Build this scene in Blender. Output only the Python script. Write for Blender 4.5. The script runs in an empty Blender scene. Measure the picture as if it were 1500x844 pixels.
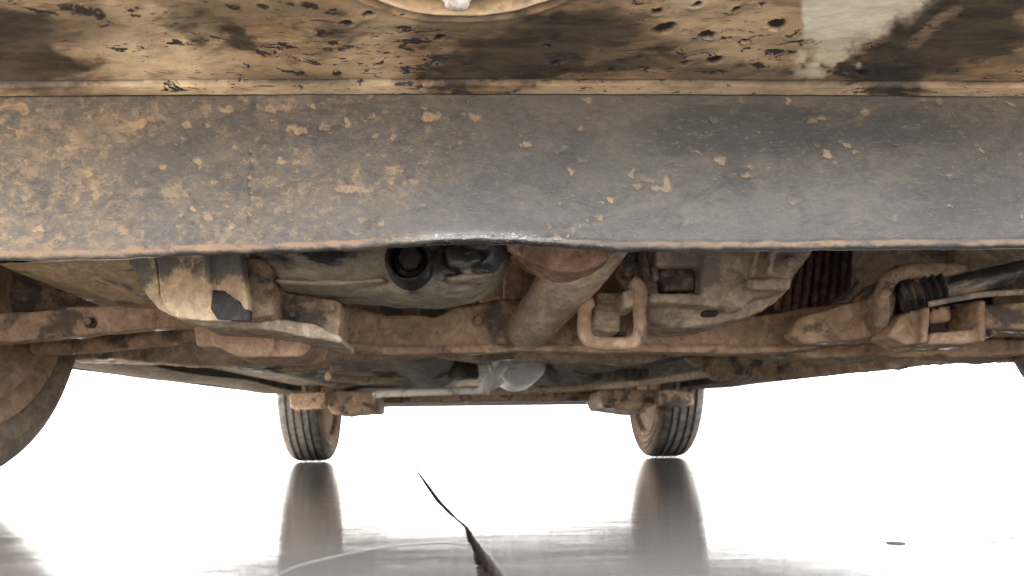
import bpy, bmesh, math, random
import numpy as np
from mathutils import Vector, Matrix
random.seed(4); RNG = np.random.default_rng(7)
C = bpy.context.scene.collection
S = bpy.context.scene
# ------------------------------------------------------------------ camera
F = 1083.0; VX, VY = 669.0, 661.0; H = 0.035; ROLL = math.radians(0.7)
R_ = Vector((math.cos(ROLL), 0, -math.sin(ROLL))); U_ = Vector((math.sin(ROLL), 0, math.cos(ROLL)))
cam = bpy.data.cameras.new('camera'); co = bpy.data.objects.new('camera', cam); C.objects.link(co)
S.camera = co
cam.sensor_width = 36; cam.lens = 36 * F / 1500; cam.clip_start = .01; cam.clip_end = 2000
cam.shift_x = (750 - VX) / 1500; cam.shift_y = (VY - 422) / 1500
co.matrix_world = Matrix(((R_.x, U_.x, 0, 0), (R_.y, U_.y, -1, 0), (R_.z, U_.z, 0, H), (0, 0, 0, 1)))
cam.dof.use_dof = True; cam.dof.focus_distance = .50; cam.dof.aperture_fstop = 15
# ------------------------------------------------------------------ light
SUN_EL, SUN_AZ = math.radians(56), math.radians(-28)      # azimuth from +Y towards +X: sun stands beyond the car, to the left
w = bpy.data.worlds.new('World'); S.world = w; w.use_nodes = True
nt = w.node_tree; bg = nt.nodes['Background']
sky = nt.nodes.new('ShaderNodeTexSky'); sky.sky_type = 'NISHITA'; sky.sun_disc = False
sky.sun_elevation = SUN_EL; sky.sun_rotation = SUN_AZ; sky.dust_density = 3.0; sky.air_density = 1.0; sky.ozone_density = .6
hs = nt.nodes.new('ShaderNodeHueSaturation'); hs.inputs['Saturation'].default_value = .22      # thin high haze
nt.links.new(sky.outputs[0], hs.inputs['Color']); nt.links.new(hs.outputs[0], bg.inputs[0]); bg.inputs[1].default_value = .15
sl = bpy.data.lights.new('sun', 'SUN'); sl.energy = 5; sl.angle = math.radians(.5); sl.color = (1, .94, .86)
so = bpy.data.objects.new('sun', sl); C.objects.link(so)
sd = Vector((math.sin(SUN_AZ) * math.cos(SUN_EL), math.cos(SUN_AZ) * math.cos(SUN_EL), math.sin(SUN_EL)))
so.rotation_euler = sd.to_track_quat('Z', 'Y').to_euler(); so.location = sd * 20
S.view_settings.view_transform = 'Standard'; S.view_settings.look = 'None'
S.view_settings.exposure = 3.85; S.view_settings.gamma = 1
S.render.engine = 'CYCLES'
try:
    S.cycles.max_bounces = 8; S.cycles.diffuse_bounces = 6; S.cycles.glossy_bounces = 4
except Exception: pass
# ------------------------------------------------------------------ geometry helpers
def P(px, py, Y):
    v = R_ * ((px - VX) / F * Y) + U_ * ((VY - py) / F * Y)
    return Vector((v.x, Y, v.z + H))
def ground(px, py):
    d = R_ * (px - VX) + U_ * (VY - py); t = -H / d.z
    return Vector((d.x * t, F * t, 0))
def proj(X, Y, Z):
    dz = Z - H
    a = X * R_.x + dz * R_.z; b = X * U_.x + dz * U_.z
    return VX + a / Y * F, VY - b / Y * F
def link(name, me, mat, parent=None, label=None, kind=None, origin=True):
    o = bpy.data.objects.new(name, me); C.objects.link(o)
    if mat: me.materials.append(mat)
    if origin and len(me.vertices):
        n = len(me.vertices); a = np.empty(n * 3); me.vertices.foreach_get('co', a); a = a.reshape(-1, 3)
        c = (a.min(0) + a.max(0)) / 2; a -= c; me.vertices.foreach_set('co', a.ravel()); me.update(); o.location = c
    if parent: o.parent = parent; o.matrix_parent_inverse = Matrix.Translation(-Vector(WL[parent.name]))
    if label: o['label'] = label
    if kind: o['kind'] = kind
    WL[o.name] = (Vector(o.location))
    return o
WL = {}
def thing(name, label, cat, loc=(0, 0, 0), parent=None):
    o = bpy.data.objects.new(name, None); C.objects.link(o); o.location = loc; o.empty_display_size = .1
    WL[o.name] = Vector(loc)
    if label: o['label'] = label
    if cat: o['category'] = cat
    return o
def finish(bm, smooth=35):
    bmesh.ops.recalc_face_normals(bm, faces=bm.faces)
    me = bpy.data.meshes.new('m'); bm.to_mesh(me); bm.free()
    me.polygons.foreach_set('use_smooth', [True] * len(me.polygons))
    if smooth < 180:
        try: me.set_sharp_from_angle(angle=math.radians(smooth))
        except Exception: pass
    return me
def prism(bm, pts, Y0, Y1, bev=.002, dx=0, dz=0):
    """outline given at depth Y0, real extrusion back to Y1"""
    if isinstance(Y0, (int, float)): fr = [P(x, y, Y0) for x, y in pts]
    else: fr = [P(x, y, Y0(x, y)) for x, y in pts]
    a = [bm.verts.new(v) for v in fr]
    b = [bm.verts.new((v.x + dx, Y1 if isinstance(Y1, (int, float)) else v.y + Y1(0), v.z + dz)) for v in fr]
    fs = [bm.faces.new(a), bm.faces.new(b[::-1])]
    n = len(a)
    for i in range(n): fs.append(bm.faces.new((a[i], a[(i + 1) % n], b[(i + 1) % n], b[i])))
    if bev:
        es = list({e for f in fs for e in f.edges})
        bmesh.ops.bevel(bm, geom=es, offset=bev, segments=2, affect='EDGES', profile=.6, clamp_overlap=True)
def bxw(bm, x0, x1, y0, y1, z0, z1, bev=0):
    r = bmesh.ops.create_cube(bm, size=1)
    for v in r['verts']: v.co = Vector((x0 + (v.co.x + .5) * (x1 - x0), y0 + (v.co.y + .5) * (y1 - y0), z0 + (v.co.z + .5) * (z1 - z0)))
    if bev:
        es = list({e for v in r['verts'] for e in v.link_edges})
        bmesh.ops.bevel(bm, geom=es, offset=bev, segments=2, affect='EDGES', profile=.6)
def tube(bm, pts, rad, seg=20, cap=True, ref=None):
    pts = [Vector(p) for p in pts]; n = len(pts)
    if not hasattr(rad, '__len__'): rad = [rad] * n
    rings = []
    up = Vector(ref) if ref else Vector((.13, .2, 1)).normalized()
    for i, p in enumerate(pts):
        t = (pts[min(i + 1, n - 1)] - pts[max(i - 1, 0)])
        if t.length < 1e-9: t = Vector((0, 1, 0))
        t.normalize(); u = up.cross(t)
        if u.length < 1e-3: u = Vector((1, 0, 0)).cross(t)
        u.normalize(); vv = t.cross(u)
        rings.append([bm.verts.new(p + (u * math.cos(k * 2 * math.pi / seg) + vv * math.sin(k * 2 * math.pi / seg)) * rad[i]) for k in range(seg)])
    for a, b in zip(rings, rings[1:]):
        for k in range(seg): bm.faces.new((a[k], a[(k + 1) % seg], b[(k + 1) % seg], b[k]))
    if cap: bm.faces.new(rings[0]); bm.faces.new(rings[-1][::-1])
def curve(pts, n=8):
    pts = [Vector(p) for p in pts]; out = []
    for i in range(len(pts) - 1):
        p0 = pts[max(i - 1, 0)]; p1 = pts[i]; p2 = pts[i + 1]; p3 = pts[min(i + 2, len(pts) - 1)]
        for k in range(n):
            t = k / n
            out.append(.5 * ((2 * p1) + (p2 - p0) * t + (2 * p0 - 5 * p1 + 4 * p2 - p3) * t * t + (3 * p1 - p0 - 3 * p2 + p3) * t ** 3))
    out.append(pts[-1]); return out
def revolve(bm, prof, axis='X', seg=64, c=(0, 0, 0), closed=False):
    rings = []
    for k in range(seg):
        a = 2 * math.pi * k / seg; ca, sa = math.cos(a), math.sin(a); ring = []
        for x, r in prof:
            if axis == 'X': v = (c[0] + x, c[1] + r * ca, c[2] + r * sa)
            else: v = (c[0] + r * ca, c[1] + x, c[2] + r * sa)
            ring.append(bm.verts.new(v))
        rings.append(ring)
    n = len(prof)
    for k in range(seg):
        a, b = rings[k], rings[(k + 1) % seg]
        for i in range(n if closed else n - 1):
            bm.faces.new((a[i], a[(i + 1) % n], b[(i + 1) % n], b[i]))
_tex = {}
def muddy(o, voxel=.0025, amp=.003, size=.03, smooth=2):
    """caked mud: fuse the pieces of a part and roughen them"""
    m = o.modifiers.new('fuse', 'REMESH'); m.mode = 'VOXEL'; m.voxel_size = voxel; m.use_smooth_shade = True
    if smooth:
        m = o.modifiers.new('soft', 'SMOOTH'); m.factor = .5; m.iterations = smooth
    for k, (s, a) in enumerate(((size, amp), (size * .3, amp * .35))):
        key = round(s, 5)
        if key not in _tex:
            t = bpy.data.textures.new('mud_relief', 'CLOUDS'); t.noise_scale = s; t.noise_depth = 3; _tex[key] = t
        m = o.modifiers.new('relief', 'DISPLACE'); m.texture = _tex[key]; m.strength = a; m.mid_level = .5; m.texture_coords = 'GLOBAL'
    return o
# ------------------------------------------------------------------ numpy noise
def vnoise(x, y, seed):
    r = np.random.default_rng(seed).random((256, 256))
    xi = np.floor(x).astype(int); yi = np.floor(y).astype(int); fx = x - xi; fy = y - yi
    fx = fx * fx * (3 - 2 * fx); fy = fy * fy * (3 - 2 * fy)
    g = lambda a, b: r[a & 255, b & 255]
    return (g(xi, yi) * (1 - fx) + g(xi + 1, yi) * fx) * (1 - fy) + (g(xi, yi + 1) * (1 - fx) + g(xi + 1, yi + 1) * fx) * fy
def fbm(x, y, seed, o=5, g=.5):
    s = 0; a = 1; t = 0
    for k in range(o):
        s = s + a * vnoise(x * 2 ** k + 17.3 * k, y * 2 ** k + 5.1 * k, seed + k); t += a; a *= g
    return s / t
def ss(a, b, x):
    t = np.clip((x - a) / (b - a), 0, 1); return t * t * (3 - 2 * t)
def blob(px, py, cx, cy, rx, ry, ang=0, soft=.5):
    c, s = math.cos(math.radians(ang)), math.sin(math.radians(ang))
    dx = (px - cx); dy = (py - cy); u = (dx * c + dy * s) / rx; v = (-dx * s + dy * c) / ry
    return 1 - ss(1 - soft, 1 + soft, np.sqrt(u * u + v * v))
def grid_mesh(X, Y, Z, attrs):
    n, m = X.shape
    v = np.stack([X, Y, Z], -1).reshape(-1, 3)
    i = np.arange(n * m).reshape(n, m)
    f = np.stack([i[:-1, :-1], i[:-1, 1:], i[1:, 1:], i[1:, :-1]], -1).reshape(-1, 4)
    me = bpy.data.meshes.new('m'); me.vertices.add(len(v)); me.vertices.foreach_set('co', v.ravel())
    me.loops.add(f.size); me.loops.foreach_set('vertex_index', f.ravel())
    me.polygons.add(len(f)); me.polygons.foreach_set('loop_start', np.arange(0, f.size, 4))
    me.update(calc_edges=True); me.polygons.foreach_set('use_smooth', [True] * len(f))
    for k, a in attrs.items():
        at = me.attributes.new(k, 'FLOAT', 'POINT'); at.data.foreach_set('value', a.ravel().astype(np.float32))
    return me
# ------------------------------------------------------------------ materials
class NT:
    def __init__(s, name):
        s.m = bpy.data.materials.new(name); s.m.use_nodes = True; s.t = s.m.node_tree; s.n = s.t.nodes
        s.b = s.n['Principled BSDF']; s.pos = s.n.new('ShaderNodeNewGeometry').outputs['Position']
    def set(s, inp, v):
        if isinstance(v, bpy.types.NodeSocket): s.t.links.new(v, inp)
        else: inp.default_value = v
    def noise(s, scale, detail=5, rough=.6, stretch=None, dist=0, out='Fac'):
        v = s.pos
        if stretch:
            mp = s.n.new('ShaderNodeMapping'); mp.inputs['Scale'].default_value = stretch; s.t.links.new(v, mp.inputs[0]); v = mp.outputs[0]
        n = s.n.new('ShaderNodeTexNoise'); s.t.links.new(v, n.inputs['Vector'])
        n.inputs['Scale'].default_value = scale; n.inputs['Detail'].default_value = detail; n.inputs['Roughness'].default_value = rough; n.inputs['Distortion'].default_value = dist
        return n.outputs[out]
    def voro(s, scale, feature='F1', rnd=1):
        n = s.n.new('ShaderNodeTexVoronoi'); n.feature = feature; s.t.links.new(s.pos, n.inputs['Vector']); n.inputs['Scale'].default_value = scale
        n.inputs['Randomness'].default_value = rnd
        return n.outputs['Distance']
    def attr(s, name):
        n = s.n.new('ShaderNodeAttribute'); n.attribute_name = name; return n.outputs['Fac']
    def math(s, op, a, b=0, clamp=False):
        n = s.n.new('ShaderNodeMath'); n.operation = op; n.use_clamp = clamp; s.set(n.inputs[0], a); s.set(n.inputs[1], b); return n.outputs[0]
    def ramp(s, f, a, b, lo=0., hi=1.):
        n = s.n.new('ShaderNodeMapRange'); n.interpolation_type = 'SMOOTHSTEP'; s.set(n.inputs['Value'], f)
        for k, v in zip(('From Min', 'From Max', 'To Min', 'To Max'), (a, b, lo, hi)): n.inputs[k].default_value = v
        return n.outputs[0]
    def mix(s, f, a, b):
        n = s.n.new('ShaderNodeMix'); n.data_type = 'RGBA'; s.set(n.inputs['Factor'], f)
        for k, v in ((6, a), (7, b)):
            if isinstance(v, tuple) and len(v) == 3: v = v + (1,)
            s.set(n.inputs[k], v)
        return n.outputs[2]
    def bump(s, hgt, strength=.5, dist=.001, prev=None):
        n = s.n.new('ShaderNodeBump'); n.inputs['Strength'].default_value = strength; n.inputs['Distance'].default_value = dist
        s.set(n.inputs['Height'], hgt)
        if prev is not None: s.t.links.new(prev, n.inputs['Normal'])
        return n.outputs[0]
    def out(s, col, rough=.6, normal=None, metal=0., spec=.5):
        s.set(s.b.inputs['Base Color'], col if not isinstance(col, tuple) else col + (1,)); s.set(s.b.inputs['Roughness'], rough)
        s.set(s.b.inputs['Metallic'], metal); s.b.inputs['Specular IOR Level'].default_value = spec
        if normal is not None: s.t.links.new(normal, s.b.inputs['Normal'])
        return s.m
def dirty(name, base, dust, dust2, cover=.5, scale=25, rough_b=.4, rough_d=.85, metal=0., stretch=None, bump=.6, spec=.14, zbare=None):
    """base material seen through a patchy coat of two-toned dried mud; cover 0 bare .. 1 fully coated"""
    t = NT(name)
    n1 = t.noise(scale, 8, .68, stretch, .3); n2 = t.noise(scale * .35, 4, .6, stretch); n3 = t.noise(scale * 6, 5, .7)
    k = t.math('ADD', t.math('MULTIPLY', n1, .7), t.math('MULTIPLY', n2, .3))
    c = .62 - .24 * cover
    if zbare:
        sx = t.n.new('ShaderNodeSeparateXYZ'); t.t.links.new(t.pos, sx.inputs[0]); k = t.math('SUBTRACT', k, t.ramp(sx.outputs[2], zbare[0], zbare[1], 0, zbare[2]))
    m = t.ramp(k, c - .04, c + .04)
    d = t.mix(t.ramp(n2, .38, .62), dust, dust2)
    d = t.mix(t.ramp(n3, .42, .62, 0, .4), d, tuple(x * .45 for x in dust2))
    n4 = t.noise(scale * 2.3, 6, .7, stretch, .8); d = t.mix(t.ramp(n4, .50, .62, 0, .55), d, tuple(min(1, x * 1.35) for x in dust)); d = t.mix(t.ramp(n4, .44, .36, 0, .5), d, tuple(x * .5 for x in dust2))
    bs = t.mix(t.ramp(n3, .35, .7, 0, .5), base, tuple(.5 * a + .5 * b * .6 for a, b in zip(base, dust)))
    col = t.mix(m, bs, d)
    sp = t.noise(scale * 14, 3, .6)
    col = t.mix(t.ramp(sp, .66, .74, 0, .5), col, tuple(min(1, x * 1.6) for x in dust))
    nb = t.bump(t.math('ADD', t.math('MULTIPLY', m, .6), t.math('ADD', t.math('MULTIPLY', n3, .6), t.math('MULTIPLY', n1, 1.2))), bump, .0016)
    return t.out(col, t.ramp(m, 0, 1, rough_b, rough_d), nb, t.ramp(m, 0, 1, metal, 0.), spec)
M = {}
M['brown'] = dirty('mud_brown_steel', (.12, .095, .08), (.50, .34, .225), (.40, .265, .175), .82, 20)
M['brown2'] = dirty('mud_worn_steel', (.08, .07, .065), (.46, .33, .225), (.33, .235, .165), .66, 24)
M['taupe'] = dirty('mud_taupe_alloy', (.15, .13, .11), (.48, .38, .28), (.37, .285, .2), .78, 22)
M['cast'] = dirty('dusty_cast_alloy', (.24, .205, .17), (.52, .42, .32), (.38, .295, .22), .66, 26, .5)
M['plate'] = dirty('pale_mud_black_plastic', (.075, .075, .078), (.58, .43, .27), (.52, .37, .23), .74, 30, .35, .8, bump=.4)
M['pan'] = dirty('oily_black_pan', (.022, .027, .033), (.44, .36, .27), (.32, .28, .22), .8, 13, .3, .75, stretch=(1, 1, 2.2), spec=.5, zbare=(.178, .200, .09))
M['plate2'] = dirty('pale_mud_on_deflector', (.115, .11, .105), (.62, .47, .30), (.55, .40, .26), .85, 26, .45, .8, bump=.35, zbare=(.158, .19, .14))
M['sill'] = dirty('dull_sill_coating', (.035, .03, .026), (.085, .066, .05), (.06, .048, .036), .5, 12, .9, .95, stretch=(2, .5, 1), spec=.1)
M['black'] = dirty('black_rubber_and_gap_shade', (.02, .02, .022), (.16, .12, .09), (.1, .08, .07), .25, 30, .45)
M['boot'] = dirty('dusty_ribbed_rubber', (.035, .035, .04), (.26, .19, .14), (.16, .12, .1), .45, 35, .5)
M['rust'] = dirty('dry_rust', (.24, .13, .095), (.50, .33, .23), (.38, .23, .165), .7, 30, .85)
M['pipe'] = dirty('mud_coated_pipe', (.36, .29, .22), (.56, .44, .33), (.45, .345, .25), .8, 28, .55, stretch=(.6, .6, 2))
M['maroon'] = dirty('dark_red_ribs', (.12, .075, .06), (.30, .185, .145), (.2, .125, .1), .5, 30, .5)
M['olive'] = dirty('floorpan_sealer', (.05, .047, .04), (.2, .165, .12), (.13, .11, .082), .5, 9, .8, .95, stretch=(2, .6, 1), spec=.1)
M['dark'] = dirty('dirty_steel', (.09, .07, .06), (.34, .24, .165), (.24, .165, .12), .5, 20, .6)
M['orange'] = dirty('ochre_mud', (.1, .08, .06), (.36, .26, .15), (.24, .17, .1), .6, 22)
M['silver'] = dirty('bright_steel', (.78, .77, .74), (.62, .57, .5), (.42, .38, .33), .3, 16, .5, .8, metal=.0)
M['tyre'] = dirty('tyre_rubber', (.06, .06, .058), (.16, .14, .115), (.11, .10, .085), .5, 40, .6)
M['tyre_side'] = dirty('muddy_tyre_sidewall', (.13, .10, .075), (.25, .19, .14), (.18, .14, .105), .8, 16, .6)
M['rimm'] = dirty('muddy_rim', (.14, .1, .08), (.40, .265, .18), (.31, .205, .14), .85, 14, .5)
t = NT('car_paint'); M['paint'] = t.out(t.mix(t.noise(3), (.16, .17, .18), (.22, .22, .22)), .35, metal=.3)
t = NT('window_glass'); M['glass'] = t.out((.02, .025, .03), .08)
t = NT('pale_steel'); M['pale'] = t.out(t.mix(t.ramp(t.noise(180), .45, .7), (.85, .83, .78), (.5, .42, .33)), .5, t.bump(t.noise(300), .4, .001))
# crossmember
t = NT('dusty_crossmember')
du, sp, dk, lipm, shin = (t.attr(k) for k in ('dust', 'splat', 'dark', 'lip', 'shine'))
nf = t.noise(260, 6, .7, (.55, 1, 1)); nm = t.noise(70, 6, .65, None, .4); fine = t.noise(900, 3, .6, (.45, 1, 1))
ring = t.voro(170); rr = t.ramp(t.math('ABSOLUTE', t.math('SUBTRACT', ring, .33)), .0, .09, 1, 0)
base = t.mix(t.ramp(nm, .35, .65), (.070, .063, .060), (.104, .092, .084))
base = t.mix(t.ramp(nf, .42, .64, 0, .7), base, (.155, .133, .112)); base = t.mix(t.ramp(t.noise(38, 6, .7, (.4, 1, 1), .8), .45, .58, 0, .6), base, (.138, .12, .103)); base = t.mix(t.ramp(t.noise(52, 7, .75, (.4, 1, 1), .8), .46, .36, 0, .55), base, (.05, .047, .044)); base = t.mix(t.ramp(nf, .44, .34, 0, .5), base, (.055, .052, .052))
base = t.mix(dk, base, (.036, .040, .038))
dd = t.math('ADD', du, t.math('ADD', t.math('MULTIPLY', t.math('SUBTRACT', nf, .5), .9), t.math('MULTIPLY', t.math('SUBTRACT', nm, .5), .8)))
dcol = t.mix(t.ramp(t.noise(130, 4), .42, .6), (.31, .225, .145), (.225, .17, .115))
clump = t.noise(165, 8, .66, (.8, 1, 1), .3); clump2 = t.noise(240, 6, .75, (.7, 1, 1), .6)
c = t.mix(t.ramp(dd, .2, .75, 0, .7), base, (.165, .136, .105))
k1 = t.math('ADD', clump, t.math('MULTIPLY', t.math('SUBTRACT', du, .66), .28))
c = t.mix(t.ramp(k1, .51, .57, 0, .75), c, dcol)
k2 = t.math('ADD', clump2, t.math('MULTIPLY', t.math('SUBTRACT', du, .62), .22))
c = t.mix(t.ramp(k2, .52, .60, 0, .55), c, dcol)
c = t.mix(t.ramp(k1, .44, .36, 0, .55), c, (.088, .08, .076))
c = t.mix(t.math('MULTIPLY', rr, t.ramp(dd, .3, .7, .03, .35)), c, (.31, .22, .14))
c = t.mix(t.math('MULTIPLY', t.ramp(t.math('ADD', sp, t.math('MULTIPLY', t.math('SUBTRACT', clump2, .5), 2.2)), .25, 1.0), t.ramp(nf, .3, .6, .6, 1)), c, (.40, .275, .16))
c = t.mix(t.math('MULTIPLY', lipm, t.ramp(t.noise(120, 6, .7, (.25, 1, 1)), .36, .52, 0, 1)), c, (.31, .20, .125))
c = t.mix(t.math('MULTIPLY', dk, .55), c, (.040, .041, .038)); c = t.mix(t.math('MULTIPLY', t.attr('pale'), t.ramp(nf, .35, .6, .35, .7)), c, (.148, .132, .117))
mo = t.noise(62, 9, .74, (.5, 1, 1), .7); c = t.mix(t.ramp(mo, .53, .64, 0, .5), c, (.165, .135, .105)); c = t.mix(t.ramp(mo, .47, .37, 0, .5), c, (.055, .05, .045)); c = t.mix(t.ramp(t.noise(430, 5, .75, (.35, 1, 1)), .54, .66, 0, .45), c, (.2, .168, .135))
c = t.mix(t.ramp(t.math('ADD', fine, t.math('MULTIPLY', shin, .11)), .68, .75, 0, .6), c, (.42, .38, .34))  # glints of the lower edge painted in as pale specks
c = t.mix(t.ramp(fine, .3, .22, 0, .6), c, (.05, .045, .043))
hh = t.math('ADD', t.math('MULTIPLY', nf, .5), t.math('ADD', t.math('MULTIPLY', fine, .35), t.math('ADD', t.math('MULTIPLY', sp, 1.1), t.math('MULTIPLY', rr, .12))))
rg = t.math('SUBTRACT', t.ramp(dd, .3, .8, .5, .8), t.math('MULTIPLY', shin, .3))
M['beam'] = t.out(c, rg, t.bump(hh, .55, .0007), t.math('MULTIPLY', shin, .6))
# bumper underside: dust, plus reflections and shade painted into the colour
t = NT('dusty_bumper_painted_light')
dk, cr, pit, lt = (t.attr(k) for k in ('dark', 'cream_glare', 'pit', 'warm_dust_glare'))
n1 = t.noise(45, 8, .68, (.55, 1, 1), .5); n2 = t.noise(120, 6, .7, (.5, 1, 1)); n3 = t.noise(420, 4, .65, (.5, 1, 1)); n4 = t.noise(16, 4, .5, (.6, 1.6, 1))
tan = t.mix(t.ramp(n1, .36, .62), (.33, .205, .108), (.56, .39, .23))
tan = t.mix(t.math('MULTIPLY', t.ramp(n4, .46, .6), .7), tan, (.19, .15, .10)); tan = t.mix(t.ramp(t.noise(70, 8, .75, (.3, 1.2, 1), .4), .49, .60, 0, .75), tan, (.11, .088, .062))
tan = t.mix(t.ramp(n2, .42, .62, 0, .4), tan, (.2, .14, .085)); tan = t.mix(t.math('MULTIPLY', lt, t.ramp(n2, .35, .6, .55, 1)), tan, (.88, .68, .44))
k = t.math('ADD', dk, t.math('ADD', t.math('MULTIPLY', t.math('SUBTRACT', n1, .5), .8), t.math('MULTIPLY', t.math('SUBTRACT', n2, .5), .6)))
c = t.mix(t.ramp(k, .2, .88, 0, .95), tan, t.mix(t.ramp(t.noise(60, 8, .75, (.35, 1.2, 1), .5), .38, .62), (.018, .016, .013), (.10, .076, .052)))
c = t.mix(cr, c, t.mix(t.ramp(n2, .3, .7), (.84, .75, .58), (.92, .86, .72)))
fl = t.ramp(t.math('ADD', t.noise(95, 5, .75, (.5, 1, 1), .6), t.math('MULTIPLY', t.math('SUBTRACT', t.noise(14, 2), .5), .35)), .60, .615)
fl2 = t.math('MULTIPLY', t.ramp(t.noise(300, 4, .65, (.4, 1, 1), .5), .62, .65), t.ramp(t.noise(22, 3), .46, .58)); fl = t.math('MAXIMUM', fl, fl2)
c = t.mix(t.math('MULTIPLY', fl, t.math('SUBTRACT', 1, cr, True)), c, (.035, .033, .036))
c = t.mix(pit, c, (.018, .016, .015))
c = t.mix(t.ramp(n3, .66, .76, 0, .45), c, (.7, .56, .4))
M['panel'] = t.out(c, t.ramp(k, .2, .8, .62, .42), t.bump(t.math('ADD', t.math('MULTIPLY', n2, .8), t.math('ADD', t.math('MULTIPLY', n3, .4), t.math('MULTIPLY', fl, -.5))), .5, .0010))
# floor
t = NT('smooth_wet_concrete')
n1 = t.noise(3.2, 8, .6, (1, .8, 1)); n2 = t.noise(22, 8, .68, (.45, 1.6, 1)); n3 = t.noise(220, 5, .6)
col = t.mix(t.ramp(n1, .3, .7), (.13, .118, .103), (.18, .165, .147)); col = t.mix(t.ramp(n2, .3, .75, 0, .5), col, (.165, .148, .13))
hgt = t.math('ADD', t.math('MULTIPLY', n1, 1.2), t.math('ADD', t.math('MULTIPLY', n2, 1.1), t.math('MULTIPLY', n3, .04)))
M['floor'] = t.out(col, t.ramp(n2, .35, .65, .03, .11), t.bump(hgt, .35, .00058), spec=.2)
t = NT('dirt_in_crack'); M['crack'] = t.out(t.mix(t.ramp(t.noise(160, 6, .7), .4, .65), (.05, .034, .028), (.13, .088, .07)), .9, t.bump(t.noise(200), .8, .003))
t = NT('plaster_crumb'); M['crumb'] = t.out(t.mix(t.noise(200), (.05, .035, .03), (.1, .075, .06)), .9)
t = NT('filler_bead'); M['bead'] = t.out((.3, .27, .24), .6)
# ------------------------------------------------------------------ floor
crack_l = [(605, 683), (620, 707), (640, 736), (662, 757), (680, 772), (684, 790), (692, 806), (694, 822), (700, 846)]
crack_r = [(607, 683), (626, 707), (648, 736), (668, 757), (686, 772), (695, 786), (708, 803), (723, 820), (742, 846)]
L = [ground(*p) for p in crack_l]; Rr = [ground(*p) for p in crack_r]
for k in range(1, 8):
    y = L[8].y - k * .06
    L.append(Vector((L[8].x - k * .004 + .004 * math.sin(k * 2.1), y, 0))); Rr.append(Vector((Rr[8].x + k * .003 + .003 * math.sin(k * 1.7), y, 0)))
L.append(Vector(((L[-1].x + Rr[-1].x) / 2, L[-1].y - .05, 0)))
def jag(a):
    o = []
    for p, q in zip(a, a[1:]):
        m = 5
        for i in range(m):
            v = p.lerp(q, i / m)
            if i: v = v + Vector(((random.random() - .5) * .0006 * min(1, .5 + .2 / max(v.y, .1)), 0, 0))
            o.append(v)
    o.append(a[-1]); return o
loop = jag([L[0]] + L[1:]) + list(reversed(jag(Rr)))
LJ = jag([L[0]] + L[1:]); RJ = jag(Rr) + [L[-1].copy()]; RJ[0] = LJ[0].copy()
for A_ in (LJ, RJ):
    for i in range(1, len(A_)): A_[i].y = min(A_[i].y, A_[i - 1].y - 1e-5)
loop = LJ + list(reversed(RJ[1:-1]))
bm = bmesh.new()
for A_, xe in ((LJ, -400), (RJ, 400)):
    iv = [bm.verts.new(v) for v in A_]; ev = [bm.verts.new((xe, v.y, 0)) for v in A_]
    for i in range(len(A_) - 1):
        q = (iv[i], iv[i + 1], ev[i + 1], ev[i]); bm.faces.new(q if xe > 0 else q[::-1])
t_, e_ = LJ[0], min(LJ[-1].y, RJ[-1].y)
bm.faces.new([bm.verts.new(v) for v in ((-400, t_.y, 0), (t_.x, t_.y, 0), (400, t_.y, 0), (400, 400, 0), (-400, 400, 0))])
bm.faces.new([bm.verts.new(v) for v in ((-400, -400, 0), (400, -400, 0), (400, RJ[-1].y, 0), (LJ[-1].x, LJ[-1].y, 0), (-400, LJ[-1].y, 0))])
bmesh.ops.remove_doubles(bm, verts=bm.verts, dist=1e-7)
for f in bm.faces:
    f.normal_update()
    if f.normal.z < 0: f.normal_flip()
me = bpy.data.meshes.new('m'); bm.to_mesh(me); bm.free()
floor = link('floor', me, M['floor'], kind='structure', origin=False)
bm = bmesh.new(); D = -.009
a = [bm.verts.new((v.x, v.y, -.0003)) for v in loop]; b = [bm.verts.new((v.x, v.y, D + random.uniform(0, .004))) for v in loop]
for i in range(len(a)): bm.faces.new((a[i], a[(i + 1) % len(a)], b[(i + 1) % len(a)], b[i]))
bmesh.ops.triangle_fill(bm, edges=[bm.edges.get((b[i], b[(i + 1) % len(b)])) for i in range(len(b))], use_beauty=True)
me = bpy.data.meshes.new('m'); bm.to_mesh(me); bm.free()
link('crack', me, M['crack'], floor, 'dark dirt-filled crack opening towards the viewer')
bm = bmesh.new()
tube(bm, curve([ground(*p) + Vector((0, 0, .0002)) for p in ((395, 850), (430, 832), (480, 818), (560, 802), (640, 795), (688, 797))], 10), .00016, 8)
link('filler_bead', finish(bm), M['bead'], floor, 'thin pale raised line curving to the crack')
for i, (x, y, s, lab) in enumerate(((1312, 796, 26, 'small flat brown crumb lying alone on the white floor at right'),
                                    (1455, 795, 12, 'left one of two tiny brown crumbs near the right edge of the floor'),
                                    (1482, 789, 11, 'right one of two tiny brown crumbs near the right edge of the floor'))):
    g = ground(x, y); bm = bmesh.new(); bmesh.ops.create_icosphere(bm, subdivisions=2, radius=1)
    r = s / F * g.y * .5
    for v in bm.verts: v.co = Vector((v.co.x * r, v.co.y * r * 1.1, v.co.z * r * .16)) * random.uniform(.85, 1.1) + g + Vector((0, 0, r * .08))
    o = link('crumb', finish(bm, 180), M['crumb']); o['label'] = lab; o['category'] = 'crumb'; o['group'] = 'dirt crumbs on the floor'
# ------------------------------------------------------------------ the car
CX = .131
car = thing('parked_car', 'muddy underside of a parked car seen from floor level in front of its bumper', 'car', (CX, 1.9, 0))
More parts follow.
